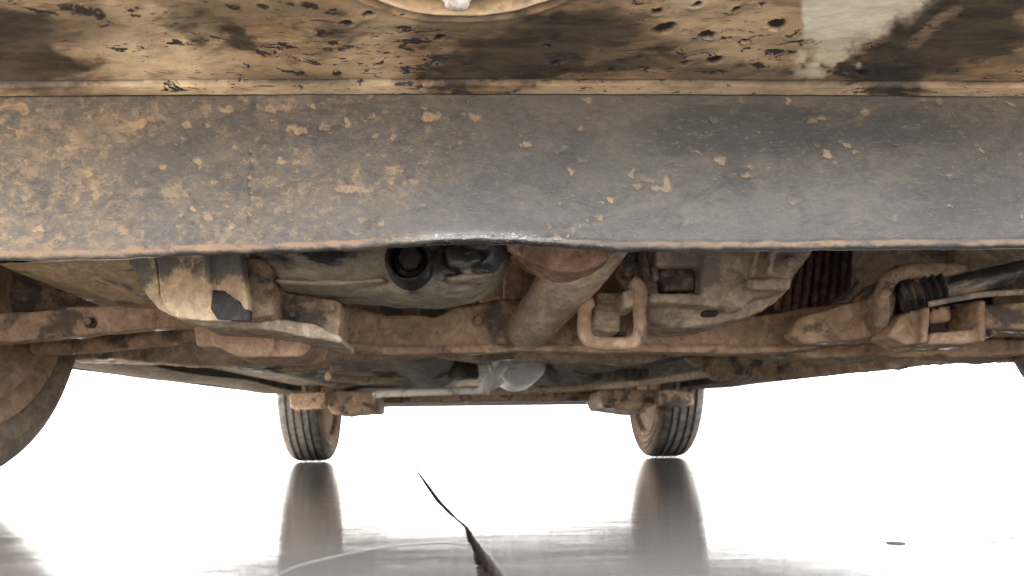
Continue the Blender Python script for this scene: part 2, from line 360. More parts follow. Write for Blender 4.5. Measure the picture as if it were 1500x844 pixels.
# --- crossmember plate
YB = .50
pxs = np.concatenate([np.linspace(-240, -40, 20, endpoint=False), np.linspace(-40, 1540, 850, endpoint=False), np.linspace(1540, 2100, 40)])
yb = np.interp(pxs, [-240, 0, 100, 180, 260, 400, 520, 600, 650, 700, 770, 830, 900, 1000, 1200, 1350, 1500, 2100], [383, 380, 379, 377, 372, 369, 364, 358, 355, 354, 357, 361, 365, 366, 364, 362, 362, 368])
k = np.ones(13) / 13; yb = np.convolve(np.pad(yb, 6, 'edge'), k, 'valid') + (fbm(pxs / 22, pxs * 0, 3, 4) - .5) * 3.0
yt = np.interp(pxs, [-240, 0, 250, 700, 1150, 1500, 2100], [142.5, 141.5, 139.5, 137.5, 139, 141, 144])
nv = 122; vs = np.linspace(0, 1, nv)
PX, V = np.meshgrid(pxs, vs); YT = np.tile(yt, (nv, 1)); YBt = np.tile(yb, (nv, 1)); PY = YT + (YBt - YT) * V
dep = np.full_like(PX, YB)
RD = .0032; hm = (YBt - PY) / F * YB       # metres above lower edge
prof = np.where(hm < RD, RD - np.sqrt(np.clip(RD ** 2 - (RD - hm) ** 2, 0, None)), 0)
lipb = np.exp(-((hm - .0048) / .0010) ** 2) * .0005      # folded bead above the edge
worn = np.interp(PX, [0, 520, 640, 760, 900], [0, 0, 1, 1, 0])
dep = dep + prof - lipb * (1 - worn) + (fbm(PX / 260, PY / 120, 21, 4) - .5) * .0035 + (fbm(PX / 30, PY / 30, 31, 3) - .5) * .0004
seam = np.exp(-((PX - 367 - 2 * np.sin(PY / 9)) / 2.6) ** 2) * ss(205, 225, PY) * (1 - ss(318, 330, PY)); dep = dep + seam * .0008
# marks, all in the plate's own surface coordinates
def mk(lst, PX, PY, wob=3.5, seed=50, soft=.35):
    wx = (fbm(PX / 9, PY / 9, seed, 3) - .5) * 2 * wob; wy = (fbm(PX / 9, PY / 9, seed + 9, 3) - .5) * 2 * wob
    a = np.zeros_like(PX)
    for b in lst: a = np.maximum(a, b[5] * blob(PX + wx, PY + wy, b[0], b[1], b[2], b[3], b[4], soft))
    return a
spl = [(628, 173, 10, 7, 0, 1), (642, 171, 6, 5, 0, .8), (545, 172, 6, 6, 0, .9), (508, 181, 5, 6, 0, .9), (576, 203, 5, 7, 20, .8), (620, 160, 5, 7, 0, .5), (272, 183, 8, 5, 0, 1), (200, 182, 16, 7, -20, .9), (180, 187, 12, 5, 0, .6),
       (330, 160, 13, 5, 0, .9), (405, 160, 30, 6, 0, .6), (440, 194, 9, 7, 0, .9), (458, 156, 4, 5, 0, .9), (290, 237, 9, 6, 30, .8), (283, 304, 5, 4, 0, 1), (304, 320, 9, 5, 0, .8), (340, 332, 6, 5, -20, .6), (364, 313, 4, 4, 0, 1), (267, 207, 5, 4, 0, .6),
       (142, 290, 8, 10, 0, .6), (105, 215, 16, 10, -30, .6), (30, 196, 8, 6, 0, .7), (80, 225, 14, 9, 0, .5), (85, 285, 12, 4, -15, .5), (515, 278, 30, 6, 0, .8), (575, 250, 12, 8, 0, .7), (525, 250, 4, 12, 15, .5), (770, 214, 8, 5, 0, .75), (850, 187, 5, 4, 0, .9), (862, 175, 6, 3, 0, .6), (837, 252, 4, 5, 0, .8), (855, 235, 9, 3, 0, .6),
       (893, 293, 5, 5, 0, 1), (822, 298, 4, 5, 0, .6), (927, 253, 5, 7, 20, .9), (933, 275, 6, 5, 0, .8), (950, 264, 12, 4, 10, .6), (976, 268, 5, 13, -8, 1), (966, 277, 12, 4, 0, .9), (803, 331, 4, 6, -30, .6), (560, 328, 6, 5, 0, .8), (528, 322, 7, 5, 0, .6), (618, 240, 9, 4, 0, .5),
       (1056, 235, 8, 6, 0, .7), (1188, 180, 9, 4, 0, .95), (1195, 175, 22, 3, 0, .6), (1265, 164, 6, 7, 0, .8), (1154, 149, 4, 4, 0, .8), (1210, 226, 7, 6, 0, 1), (1241, 214, 7, 4, 0, .9), (1253, 225, 5, 4, 0, .8), (1222, 240, 5, 5, 0, .6), (1195, 214, 6, 5, 0, .5), (1158, 291, 4, 4, 0, .8), (1310, 320, 10, 6, 20, .5), (1427, 215, 5, 3, 0, .6), (1480, 153, 9, 3, 15, .7), (1492, 226, 4, 4, 0, .8), (1375, 148, 6, 6, 0, .7), (1360, 147, 16, 3, 0, .5), (1085, 147, 9, 4, 0, .4), (1145, 308, 7, 3, 0, .5), (1005, 327, 8, 5, 0, .5)]
rs = np.random.default_rng(5)
for i in range(230):
    x = rs.random() ** 1.7 * 1500; y = 145 + rs.random() * 205
    if x > 620 and rs.random() < .4: continue
    s = 1.5 + rs.random() ** 2.5 * 7; spl.append((x, y, s * (1 + rs.random() * .8), s * .75, rs.random() * 60 - 30, .35 + .5 * rs.random()))
near = lambda f: (PX * 0 + f)
splat = np.zeros_like(PX); wx = (fbm(PX / 8, PY / 8, 50, 4) - .5) * 11; wy = (fbm(PX / 8, PY / 8, 59, 4) - .5) * 11
for (cx, cy, rx, ry, an, st) in spl:
    i0, i1 = np.searchsorted(pxs, cx - rx * 2 - 14), np.searchsorted(pxs, cx + rx * 2 + 14)
    if i1 <= i0: continue
    sl_ = slice(i0, i1); splat[:, sl_] = np.maximum(splat[:, sl_], st * blob(PX[:, sl_] + wx[:, sl_], PY[:, sl_] + wy[:, sl_], cx, cy, rx, ry, an, .3))
dust = np.interp(PX, [-200, 0, 200, 420, 600, 780, 1500], [.72, .66, .56, .46, .32, .16, .16])
dust += .16 * blob(PX, PY, 560, 270, 140, 60, 0, .6) - .22 * blob(PX, PY, 230, 235, 70, 30, -10, .7) - .2 * blob(PX, PY, 350, 200, 90, 25, 0, .7) + .2 * blob(PX, PY, 180, 180, 110, 18, -8, .6) + .12 * blob(PX, PY, 620, 175, 60, 30, 0, .7)
dust += (fbm(PX / 46, PY / 40, 71, 5) - .5) * .55; dust += .18 * ss(330, 360, PY) * ss(1000, 0, PX)
dust += .14 * blob(PX, PY, 1370, 160, 120, 18, 0, .7)
w1 = (fbm(PX / 50, PY / 40, 91, 5) - .5) * 70; w2 = (fbm(PX / 50, PY / 30, 95, 5) - .5) * 50
dark = .8 * blob(PX + w1, PY + w2, 1075, 190, 125, 38, 4, .45) + .62 * blob(PX + w1, PY + w2, 1300, 195, 130, 26, 0, .5) + .55 * blob(PX + w1, PY + w2, 1075, 265, 30, 35, 20, .6) + .35 * blob(PX + w1, PY + w2, 1400, 300, 80, 50, 0, .8) + .35 * blob(PX + w1, PY + w2, 900, 225, 90, 25, 0, .8) + .25 * blob(PX, PY, 700, 300, 90, 40, 0, .8)
dark = np.clip(dark * (.75 + .5 * fbm(PX / 12, PY / 6, 97, 4)), 0, 1)
dark = np.maximum(dark, .9 * np.exp(-((PX - 371) / 5) ** 2 - ((PY - 154) / 6) ** 2)); dark = np.maximum(dark, seam * .8 * (fbm(PY / 5, PX * 0, 8, 2) > .5))
dust -= .35 * np.clip(dark, 0, 1)
pale = np.clip(blob(PX + w1, PY + w2, 930, 215, 70, 70, 0, .6) + .8 * blob(PX + w1, PY + w2, 1060, 310, 110, 40, 0, .6) + .7 * blob(PX + w1, PY + w2, 640, 310, 150, 40, 0, .6) + .6 * blob(PX + w1, PY + w2, 1220, 290, 110, 40, 0, .6) + .5 * blob(PX + w1, PY + w2, 780, 170, 110, 30, 0, .6), 0, 1) * (1 - dark.clip(0, 1))
splat = np.maximum(splat, seam * .8 * (fbm(PY / 6, PX * 0, 18, 2) > .55))
lip = ss(.0058, .0042, hm + (fbm(PX / 25, PX * 0, 61, 4) - .5) * .004) * ss(.0012, .003, hm + (fbm(PX / 9, PX * 0, 66, 4) - .5) * .004) * np.clip(1 - worn * 1.2, 0, 1) * np.interp(PX, [0, 500, 900, 1000, 1150, 1290, 1300, 1500], [1, 1, .2, .7, 1, 1, .6, .8])
dark = np.maximum(dark, .95 * ss(.0016, .0003, hm + (fbm(PX / 14, PX * 0, 67, 4) - .5) * .004))
shine = worn * ss(.011, .004, hm)
X = R_.x * (PX - VX) / F * YB + U_.x * (VY - PY) / F * YB; Z = H + R_.z * (PX - VX) / F * YB + U_.z * (VY - PY) / F * YB
# fold the lower edge back
nb_ = 8
def ext(a, rows): return np.concatenate([a, rows], 0)
lastX, lastZ, lastD = X[-1], Z[-1], dep[-1]
ks = np.linspace(.0004, .0028, nb_)[:, None]
Xe = ext(X, np.repeat(lastX[None], nb_, 0)); Ze = ext(Z, lastZ[None] + ks * .05); De = ext(dep, lastD[None] + ks)
at = {}
for n_, a_, e_ in (('dust', dust, .3), ('splat', splat, 0), ('dark', dark, .9), ('pale', pale, 0), ('lip', lip, 0), ('shine', shine, 0)): at[n_] = ext(a_, np.full((nb_, PX.shape[1]), e_))
# back of the plate (3 mm inside)
me = grid_mesh(Xe, De, Ze, at)
beam = link('crossmember', me, M['beam'], car, 'wide grey steel crossmember plate spattered with dried mud')
bm = bmesh.new()
tk = [P(x, y - 3, YB + .0125) for x, y in zip(pxs[::20], yb[::20])]; tp = [P(x, y + 1, YB + .0125) for x, y in zip(pxs[::20], yt[::20])]
a = [bm.verts.new(v) for v in tk]; b = [bm.verts.new(v) for v in tp]
for i in range(len(a) - 1): bm.faces.new((a[i], a[i + 1], b[i + 1], b[i]))
link('crossmember_back', finish(bm), M['dark'], car)
# --- bumper underside
ZP = P(700, 137.5, YB).z + .0006
ysr = np.concatenate([np.linspace(.5005, .385, 230, endpoint=False), np.linspace(.385, .22, 60)])
xsc = np.concatenate([np.linspace(-.66, -.33, 30, endpoint=False), np.linspace(-.33, .41, 1000, endpoint=False), np.linspace(.41, .92, 40)])
X, Y = np.meshgrid(xsc, ysr); Z = np.full_like(X, ZP) - (X - .02) * math.tan(ROLL) * 1.0
Z += .0012 * ss(.4985, .5, Y); Z += ((X - .02) / .35) ** 2 * -.0018
PX, PY = proj(X, Y, Z)
lipg = np.exp(-((Y - .4835) / .0014) ** 2)
Z = Z + .0022 * lipg - .0018 * ss(.4845, .487, Y) + (fbm(X / .12, Y / .05, 5, 4) - .5) * .006 * ss(.485, .47, Y) + (fbm(X / .012, Y / .008, 15, 3) - .5) * .0007
RX, RY = P(680, 0, .395).x, .3237
rad = np.hypot(X - RX, Y - RY)
Z = Z - .0016 * np.exp(-((rad - .0825) / .0014) ** 2) + .0014 * np.exp(-((rad - .0865) / .0018) ** 2) - .0012 * np.exp(-((rad - .0905) / .0016) ** 2) + .014 * ss(.081, .0775, rad)
pits = [(645, 55, 10), (815, 93, 9), (973, 39, 17), (962, 14, 9), (1137, 36, 15), (555, 95, 7), (1262, 105, 9), (614, 115, 5), (540, 18, 9), (803, 68, 5), (893, 101, 6), (1157, 52, 6), (1034, 51, 12), (1064, 55, 7), (1092, 58, 7), (1020, 5, 8), (1116, 6, 5), (1077, 15, 7), (1047, 87, 12), (510, 33, 10), (1005, 90, 8)]
pit = np.zeros_like(X)
w1 = (fbm(PX / 7, PY / 5, 41, 4) - .5) * 9; w2 = (fbm(PX / 7, PY / 5, 45, 4) - .5) * 7
for cx, cy, r in pits:
    q = blob(PX + w1, PY + w2, cx, cy, r, r * .42, -12, .3); pit = np.maximum(pit, q)
    qq = blob(PX, PY, cx, cy + 1, r * 1.5, r * .9, -12, .5); Z = Z + .0012 * q - .0007 * (qq - q).clip(0)
chips = [(115, 12, 28, 9), (145, 20, 12, 12), (60, 15, 38, 4), (98, 8, 14, 8), (198, 22, 12, 4), (340, 12, 14, 5), (386, 12, 10, 5), (455, 10, 18, 6), (425, 8, 10, 5), (470, 50, 12, 7), (488, 65, 14, 5), (420, 70, 20, 3), (385, 82, 12, 5), (440, 108, 8, 5), (495, 107, 8, 6)]
for cx, cy, rx, ry in chips: pit = np.maximum(pit, .95 * blob(PX + w1 * 1.8, PY + w2 * 1.3, cx, cy, rx * .8, ry * .8, 12, .25) * (fbm(PX / 6, PY / 4, 77, 3) > .34))
pit = np.maximum(pit, ss(.4972, .4979, Y)); pit = np.maximum(pit, ss(.0802, .0790, rad) * .88); pit = np.maximum(pit, .55 * np.exp(-((rad - .0865) / .0016) ** 2) * (fbm(PX / 20, PY / 6, 14, 4) * 1.6)); pit = np.maximum(pit, .85 * lipg * (fbm(PX / 60, PY * 0, 13, 4) > .38))
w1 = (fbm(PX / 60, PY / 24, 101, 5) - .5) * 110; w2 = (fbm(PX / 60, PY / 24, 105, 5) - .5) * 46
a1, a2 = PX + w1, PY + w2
dark = .85 * blob(a1, a2, 740, 78, 95, 38, 0, .6) + .5 * blob(a1, a2, 880, 62, 110, 46, 0, .7) + 1.0 * blob(a1, a2, 1390, 50, 130, 62, -22, .45) + .75 * blob(a1, a2, 1290, 100, 90, 22, 0, .5) + .6 * blob(a1, a2, 1150, 97, 60, 9, 0, .7) + .55 * blob(a1, a2, 20, 60, 75, 50, 25, .7) + .5 * blob(a1, a2, 335, 45, 100, 16, 20, .6) + .45 * blob(a1, a2, 90, 105, 80, 14, 0, .7) + .5 * blob(a1, a2, 930, 100, 120, 12, 0, .8)  # shaded areas of the panel painted into the colour as dark blotches
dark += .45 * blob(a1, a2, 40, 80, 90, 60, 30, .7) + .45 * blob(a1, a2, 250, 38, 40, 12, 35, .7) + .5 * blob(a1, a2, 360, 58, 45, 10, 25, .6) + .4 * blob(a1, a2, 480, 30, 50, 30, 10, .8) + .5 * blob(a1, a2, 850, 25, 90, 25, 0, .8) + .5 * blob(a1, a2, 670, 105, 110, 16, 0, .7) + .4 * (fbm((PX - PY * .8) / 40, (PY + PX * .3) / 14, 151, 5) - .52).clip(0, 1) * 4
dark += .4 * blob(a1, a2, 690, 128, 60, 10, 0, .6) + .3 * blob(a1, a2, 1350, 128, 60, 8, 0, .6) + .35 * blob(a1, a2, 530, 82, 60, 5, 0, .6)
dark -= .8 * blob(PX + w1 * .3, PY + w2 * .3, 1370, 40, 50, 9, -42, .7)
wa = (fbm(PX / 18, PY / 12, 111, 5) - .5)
cream_glare = blob(PX + wa * 26, PY + wa * 18, 1262, 3, 108, 50, -22, .28) * ss(1172, 1180, PX + wa * 8)  # bright reflection on the panel painted into the colour
cream_glare = np.maximum(cream_glare, .75 * blob(PX + wa * 60, PY + wa * 40, 1215, 78, 55, 22, -35, .5)); cream_glare = np.maximum(cream_glare, .3 * blob(PX, PY, 1010, 3, 30, 8, 0, .5))
warm_dust_glare = .9 * blob(a1, a2, 250, 90, 95, 34, 10, .7) + .6 * blob(a1, a2, 545, 70, 45, 55, 0, .7) + .5 * blob(a1, a2, 200, 20, 60, 20, 20, .6) + .5 * blob(a1, a2, 1080, 40, 90, 50, 0, .7) + .7 * ss(.4855, .488, Y) * (1 - .8 * blob(PX, PY, 700, 130, 60, 30)) * ss(60, 260, PX + (fbm(PX / 30, PY / 8, 19, 3) - .5) * 200) + .9 * np.exp(-((rad - .082) / .0013) ** 2)  # lit spots and bright recess edge painted in; rear strip is tan dust
me = grid_mesh(X[::-1], Y[::-1], Z[::-1], {'dark': (dark * (1 - cream_glare))[::-1], 'cream_glare': cream_glare[::-1], 'pit': pit[::-1], 'warm_dust_glare': np.clip(warm_dust_glare, 0, 1)[::-1]})
bump_o = link('bumper_underside', me, M['panel'], car, 'dust-caked underside of the front bumper with chips, painted glare and shade, and a round recess')
bm = bmesh.new(); bmesh.ops.create_icosphere(bm, subdivisions=4, radius=1)
for v in bm.verts: v.co = Vector((v.co.x * .0088 * (1 + .2 * math.sin(v.co.z * 5)), v.co.y * .006, v.co.z * .006)) + Vector((P(670, 0, .398).x, .4005, ZP + .0035))
o = link('drain_lug', finish(bm, 180), M['pale'], bump_o, 'pale worn lug inside the round recess'); muddy(o, .0008, .002, .008, 1)
# --- body shell (out of the frame, it shades the underside)
wheels = [(CX - .73, .765), (CX + .705, .765), (CX - .73, 3.07), (CX + .73, 3.07)]
def sillz(y): return .187 + (y - 1.3) * (.259 - .187) / 1.6
bm = bmesh.new(); rings = []
ys = [.2, .23, .3, .38, .46] + [.765 + .345 * math.sin(math.radians(a)) for a in range(-80, 81, 16)] + [1.2, 1.5, 1.9, 2.3, 2.6] + [3.07 + .345 * math.sin(math.radians(a)) for a in range(-80, 81, 16)] + [3.5, 3.7, 3.8]
for y in ys:
    zb = max(.285 if y < .6 else sillz(min(y, 3)) , 0)
    for wy in (.765, 3.07):
        d = abs(y - wy)
        if d < .345: zb = max(zb, .3 + math.sqrt(.345 ** 2 - d * d))
    hw = np.interp(y, [.2, .25, .4, .6, 3.4, 3.7, 3.8], [.55, .66, .76, .83, .83, .78, .7])
    top = np.interp(y, [.2, .3, .6, 1.3, 1.9, 3.2, 3.6, 3.8], [.62, .72, .82, .98, 1.42, 1.46, 1.3, .95])
    belt = min(top - .02, np.interp(y, [.2, .6, 1.3, 3.8], [.58, .78, .9, .93]))
    hr = hw - .02 if top - belt < .1 else hw * .74
    sec = [(-hw + .02, zb), (-hw, (max(zb + .05, .45))), (-hw, belt * .9), (-hw + .02, belt), (-hr, top - .02), (-hr * .5, top), (0, top + .01)]
    sec = sec + [(-x, z) for x, z in sec[:-1][::-1]]
    rings.append([bm.verts.new((CX + x, y, max(z, zb))) for x, z in sec])
for a, b in zip(rings, rings[1:]):
    for i in range(len(a) - 1): bm.faces.new((a[i], a[i + 1], b[i + 1], b[i]))
for rg_ in (rings[0], rings[-1]): bm.faces.new(rg_)
link('body_shell', finish(bm, 50), M['paint'], car)
# --- wheels
def wheel():
    wt = thing('wheel', None, None, (0, 0, .3))
    bm = bmesh.new(); r = .3; hwid = .1
    pr = [(-.085, .192), (-.098, .204), (-.098, .212), (-.090, .216), (-.102, .232), (-.102, .238), (-.096, .241), (-.107, .254), (-.107, .262), (-.101, .265), (-.101, .272), (-.0985, .278), (-.09, .2885), (-.083, .293), (-.078, .2955)]
    for gx in (-.051, -.019, .019, .051): pr += [(gx - .0065, .2995), (gx - .0045, .2905), (gx + .0045, .2905), (gx + .0065, .2995)]
    pr += [(.078, .2955), (.083, .293), (.09, .2885), (.100, .275), (.104, .25), (.098, .22), (.085, .192)]
    pr = [(a * .82, b) for a, b in pr]
    revolve(bm, pr, 'X', 120)
    for f in bm.faces:
        c = f.calc_center_median(); rr0 = math.hypot(c.y, c.z); f.material_index = (3 if .211 < rr0 < .217 or .2385 < rr0 < .243 or .262 < rr0 < .2655 else 2 if rr0 < .238 else 1) if rr0 < .284 else 0
    me = finish(bm, 40); me.materials.append(M['tyre']); me.materials.append(M['tyre_side']); me.materials.append(M['rimm']); me.materials.append(M['brown2'])
    ty = link('tyre', me, None, origin=False); ty.parent = wt
    bm = bmesh.new()
    revolve(bm, [(-.072, .205), (-.076, .195), (-.066, .188), (-.05, .178), (0, .17), (.05, .172), (.06, .14), (.055, .05), (.06, .0005)], 'X', 72)
    rm = link('rim', finish(bm, 40), M['rimm'], origin=False); rm.parent = wt
    bm = bmesh.new(); revolve(bm, [(-.07, .03), (-.068, .14), (-.062, .196), (-.055, .196), (-.05, .03)], 'X', 48, closed=True)
    bd = link('brake_backing_plate', finish(bm, 40), M['rimm'], origin=False); bd.parent = wt
    bm = bmesh.new(); revolve(bm, [(-.078, .0005), (-.078, .045), (-.04, .06), (.03, .07)], 'X', 32)
    hb = link('hub', finish(bm, 40), M['rimm'], origin=False); hb.parent = wt
    return wt, [ty, rm, bd, hb]
wt, kids = wheel()
labs = ['muddy front wheel cut off by the left edge of the frame', 'front wheel at the right edge of the frame', 'rear wheel with ribbed tyre, on the left', 'rear wheel with ribbed tyre, on the right']
for i, (x, y) in enumerate(wheels):
    if i == 0: o, ks_ = wt, kids
    else:
        o = wt.copy(); C.objects.link(o)
        for kd in kids:
            d = kd.copy(); C.objects.link(d); d.parent = o
    o.parent = car; o.location = Vector((x, y, .3)) - Vector((CX, 1.9, 0)); o['label'] = labs[i]
    o.rotation_euler = (0, 0, math.pi if x < CX else 0)
WL['wheel'] = Vector((0, 0, .3))
# --- floor pan, sills, tunnel
bm = bmesh.new()
ysf = np.linspace(1.12, 3.72, 60); xf = np.linspace(-.74, .74, 56); vg = []
for y in ysf:
    row = []
    for x in xf:
        z = sillz(min(y, 3.0)) + .028
        z += .07 * float(ss(.16, .11, abs(x)))                                   # exhaust tunnel
        z -= .012 * (1 if .2 < abs(x) < .26 or .5 < abs(x) < .56 else 0)         # long rails
        z += .006 * math.sin(y * 34) * (1 if .28 < abs(x) < .5 else 0)
        if y > 2.62 and abs(x) > .58: z += .35
        row.append(bm.verts.new((CX + x, y, z)))
    vg.append(row)
for a, b in zip(vg, vg[1:]):
    for i in range(len(a) - 1): bm.faces.new((a[i], a[i + 1], b[i + 1], b[i]))
link('floor_pan', finish(bm, 50), M['olive'], car)
for s in (-1, 1):
    bm = bmesh.new(); pts = []
    for y0, y1 in ((1.15, 2.72),):
        n = 24; rs_ = []
        for k in range(n + 1):
            y = y0 + (y1 - y0) * k / n; z = sillz(y) - .0 + .004 * math.sin(y * 7)
            q = [(.70, .05), (.70, .012), (.735, .0), (.79, .0), (.822, .012), (.83, .08)]
            rs_.append([bm.verts.new((CX + s * a, y, z + b)) for a, b in q])
        for a, b in zip(rs_, rs_[1:]):
            for i in range(len(a) - 1): bm.faces.new((a[i], a[i + 1], b[i + 1], b[i]))
        for e in (rs_[0], rs_[-1]): bm.faces.new(e)
    link('sill', finish(bm, 50), M['sill'], car)
# rear axle
bm = bmesh.new()
z0 = P(715, 589, 2.9).z
tube(bm, curve([(CX - .5, 2.92, z0 + .022), (CX - .2, 2.9, z0 + .022), (CX + .2, 2.9, z0 + .022), (CX + .5, 2.92, z0 + .022)]), .022, 16)
link('rear_axle_beam', finish(bm), M['brown2'], car)
for s, out in ((-1, [(553, 575), (553, 602), (530, 603), (500, 607), (488, 606), (470, 585), (470, 568)]), (1, [(880, 585), (884, 598), (915, 600), (945, 604), (965, 590), (975, 570), (880, 570)])):
    bm = bmesh.new(); prism(bm, out, 2.66, 2.95, .006)
    o = link('trailing_arm', finish(bm), M['brown2'], car); muddy(o, .006, .012, .08)
for s, out in ((-1, [(424, 574), (478, 574), (478, 597), (430, 600), (424, 597)]), (1, [(965, 570), (1015, 572), (1018, 592), (1000, 597), (962, 592)])):
    bm = bmesh.new(); prism(bm, out, 2.6, 2.64, .004)
    o = link('mud_flap', finish(bm), M['brown2'], car); muddy(o, .005, .01, .07)
# pipe and muffler at the rear
bm = bmesh.new(); tube(bm, curve([P(552, 580, 2.5), P(560, 577, 2.5), P(640, 574, 2.45), P(716, 571, 2.4)], 6), [.006] + [.0125] * 18, 14)
link('crossing_pipe', finish(bm), M['silver'], car, 'bright bare pipe crossing under the floor')
bm = bmesh.new(); c = P(762, 524, 2.1); cy = [(-.02, .001), (-.02, .055), (-.012, .072), (0, .078), (.012, .08), (.2, .08)]
revolve(bm, cy, 'Y', 40, c); revolve(bm, [(-.034, .001), (-.034, .03), (-.02, .045)], 'Y', 32, c + Vector((.0, 0, .015)))
mf = link('muffler', finish(bm, 40), M['silver'], car, 'bright round muffler end under the rear floor')
bm = bmesh.new(); tube(bm, curve([P(738, 535, 2.06), P(726, 548, 2.05), P(714, 563, 2.05), P(708, 574, 2.06)], 5), [.014] * 8 + [.018] * 8, 12)
tube(bm, curve([P(712, 570, 2.05), P(725, 566, 2.05), P(736, 556, 2.05)], 5), .008, 10)
link('muffler_hanger', finish(bm), M['silver'], mf)
for nm_, pts, y0, y1 in (('fuel_tank', [(470, 540), (560, 524), (700, 530), (704, 552), (600, 556), (530, 562)], 2.1, 2.2), ('fuel_filter_housing', [(835, 544), (900, 530), (960, 530), (955, 553), (870, 557)], 1.9, 2.0)):
    bm = bmesh.new(); prism(bm, pts, y0, y1, .01)
    o = link(nm_, finish(bm), M['olive'], car); muddy(o, .008, .012, .09)
bm = bmesh.new(); tube(bm, curve([P(480, 552, 1.8), P(560, 556, 2.0), P(650, 540, 2.2), P(720, 528, 2.2)]), .01, 10); tube(bm, curve([P(690, 575, 2.6), P(800, 571, 2.5), P(860, 567, 2.4), P(900, 558, 2.3), P(905, 550, 2.2)]), .012, 10)
tube(bm, curve([P(1100, 535, 1.5), P(1000, 552, 1.8), P(920, 562, 2.1), P(880, 566, 2.3)]), .01, 10)
link('brake_line', finish(bm), M['taupe'], car)
# --- dark bay behind everything
bm = bmesh.new(); bxw(bm, CX - .62, CX + .62, 1.16, 1.2, .21, .8)
link('firewall', finish(bm), M['dark'], car)
bm = bmesh.new(); bxw(bm, CX - .42, CX + .42, .62, 1.05, .36, .8, .02); o = link('engine_block', finish(bm), M['dark'], car)
# ---- subframe
bm = bmesh.new()
prism(bm, [(480, 452), (497, 446), (530, 452), (565, 463), (640, 465), (662, 450), (745, 436), (950, 440), (960, 475), (1060, 474), (1170, 452), (1240, 445), (1300, 430), (1320, 500), (1200, 506), (1120, 512), (960, 508), (760, 510), (620, 510), (560, 512), (505, 500), (480, 497)], .82, .85, .004)
prism(bm, [(500, 500), (560, 509), (760, 507), (960, 505), (1120, 509), (1200, 505), (1210, 512), (1100, 518), (760, 514), (620, 519), (560, 519), (500, 508)], .815, .84, .002)
prism(bm, [(706, 395), (748, 370), (900, 372), (905, 470), (745, 470), (742, 436), (704, 432)], .90, .96, .004)
sf = link('subframe', finish(bm), M['brown'], car, 'mud-brown subframe crossmember'); muddy(sf, .003, .005, .04)
bm = bmesh.new(); prism(bm, [(738, 372), (768, 372), (764, 500), (742, 500)], .84, .88, .003); o = link('subframe_bracket', finish(bm), M['brown'], car); muddy(o, .0025, .003, .03)
# lower wavy lip / heat shield
bm = bmesh.new()
top = [(100, 500), (280, 497), (380, 505), (500, 500), (560, 515), (620, 519), (700, 513), (850, 512), (1000, 512), (1200, 504), (1320, 498), (1420, 496), (1560, 498)]
bot = [(1560, 527), (1420, 528), (1330, 527), (1200, 530), (1100, 522), (1020, 518), (985, 518), (965, 524), (930, 535), (880, 531), (820, 532), (760, 529), (700, 529), (640, 522), (560, 524), (500, 528), (420, 531), (380, 540), (300, 538), (200, 530), (100, 528)]
prism(bm, top + bot, 1.0, 1.025, .004)
o = link('heat_shield', finish(bm), M['taupe'], car); muddy(o, .004, .014, .06)
# ---- left side
bm = bmesh.new(); prism(bm, [(-160, 478), (0, 459), (86, 453), (88, 450), (215, 446), (300, 452), (330, 475), (215, 482), (90, 493), (0, 503), (-160, 512)], .80, .82, .003)
ca = link('control_arm', finish(bm), M['brown'], car, 'left lower control arm coated in light brown mud'); muddy(ca, .003, .004, .04)
bm = bmesh.new(); tube(bm, curve([P(-150, 518, .92), P(0, 514, .92), P(130, 506, .92), P(290, 491, .93), P(380, 485, .95)], 8), [.010] * 33, 16)
o = link('anti_roll_bar', finish(bm), M['brown'], car); muddy(o, .0025, .0035, .03)
bm = bmesh.new(); prism(bm, [(95, 512), (200, 504), (300, 492), (480, 512), (480, 540), (400, 545), (300, 535), (180, 530), (100, 526)], 1.04, 1.08, .006)
o = link('subframe_rear_arm', finish(bm), M['brown2'], car); muddy(o, .004, .012, .06)
bm = bmesh.new(); prism(bm, [(0, 383), (60, 376), (190, 374), (235, 445), (170, 443), (110, 420), (40, 398), (-20, 392)], lambda x, y: .66 + (y - 374) * .0016, .9, .003)
o = link('fender_liner', finish(bm), M['plate'], car, 'smooth tan fender liner curving down'); muddy(o, .003, .004, .06, 4)
bm = bmesh.new(); tube(bm, curve([P(-120, 455, .9), P(0, 443, .9), P(120, 430, .92), P(260, 425, .95)], 6), .021, 16); tube(bm, [P(40, 395, .92), P(60, 430, .92)], .03, 16); prism(bm, [(-150, 330), (300, 330), (300, 440), (-150, 452)], 1.0, 1.02, .002)
o = link('steering_rack', finish(bm), M['dark'], car); muddy(o, .003, .006, .05)
# air deflector plate
bm = bmesh.new()
f1 = [(228, 366), (354, 366), (356, 400), (363, 440), (361, 467), (330, 470), (300, 470), (262, 466), (240, 452), (234, 430)]
prism(bm, f1, .585, .60, .0015)
prism(bm, [(180, 366), (228, 366), (234, 430), (240, 452), (262, 466), (252, 463), (232, 453), (214, 432), (200, 405)], lambda x, y: .585 + max(0, (262 - x)) * .0003, .615, .0012)
prism(bm, [(296, 366), (306, 366), (312, 424), (302, 428)], .581, .59, .0015)
dfl = link('air_deflector', finish(bm), M['plate2'], car, 'pale mud-caked plastic air deflector hanging below the crossmember'); muddy(dfl, .0013, .0008, .02, 1)
bm = bmesh.new(); prism(bm, [(311, 424), (328, 426), (340, 437), (349, 440), (354, 452), (366, 454), (366, 470), (318, 468), (308, 452)], .578, .586, .001)
link('notch_cover', finish(bm), M['black'], dfl, 'black plate in the lower right corner of the deflector')
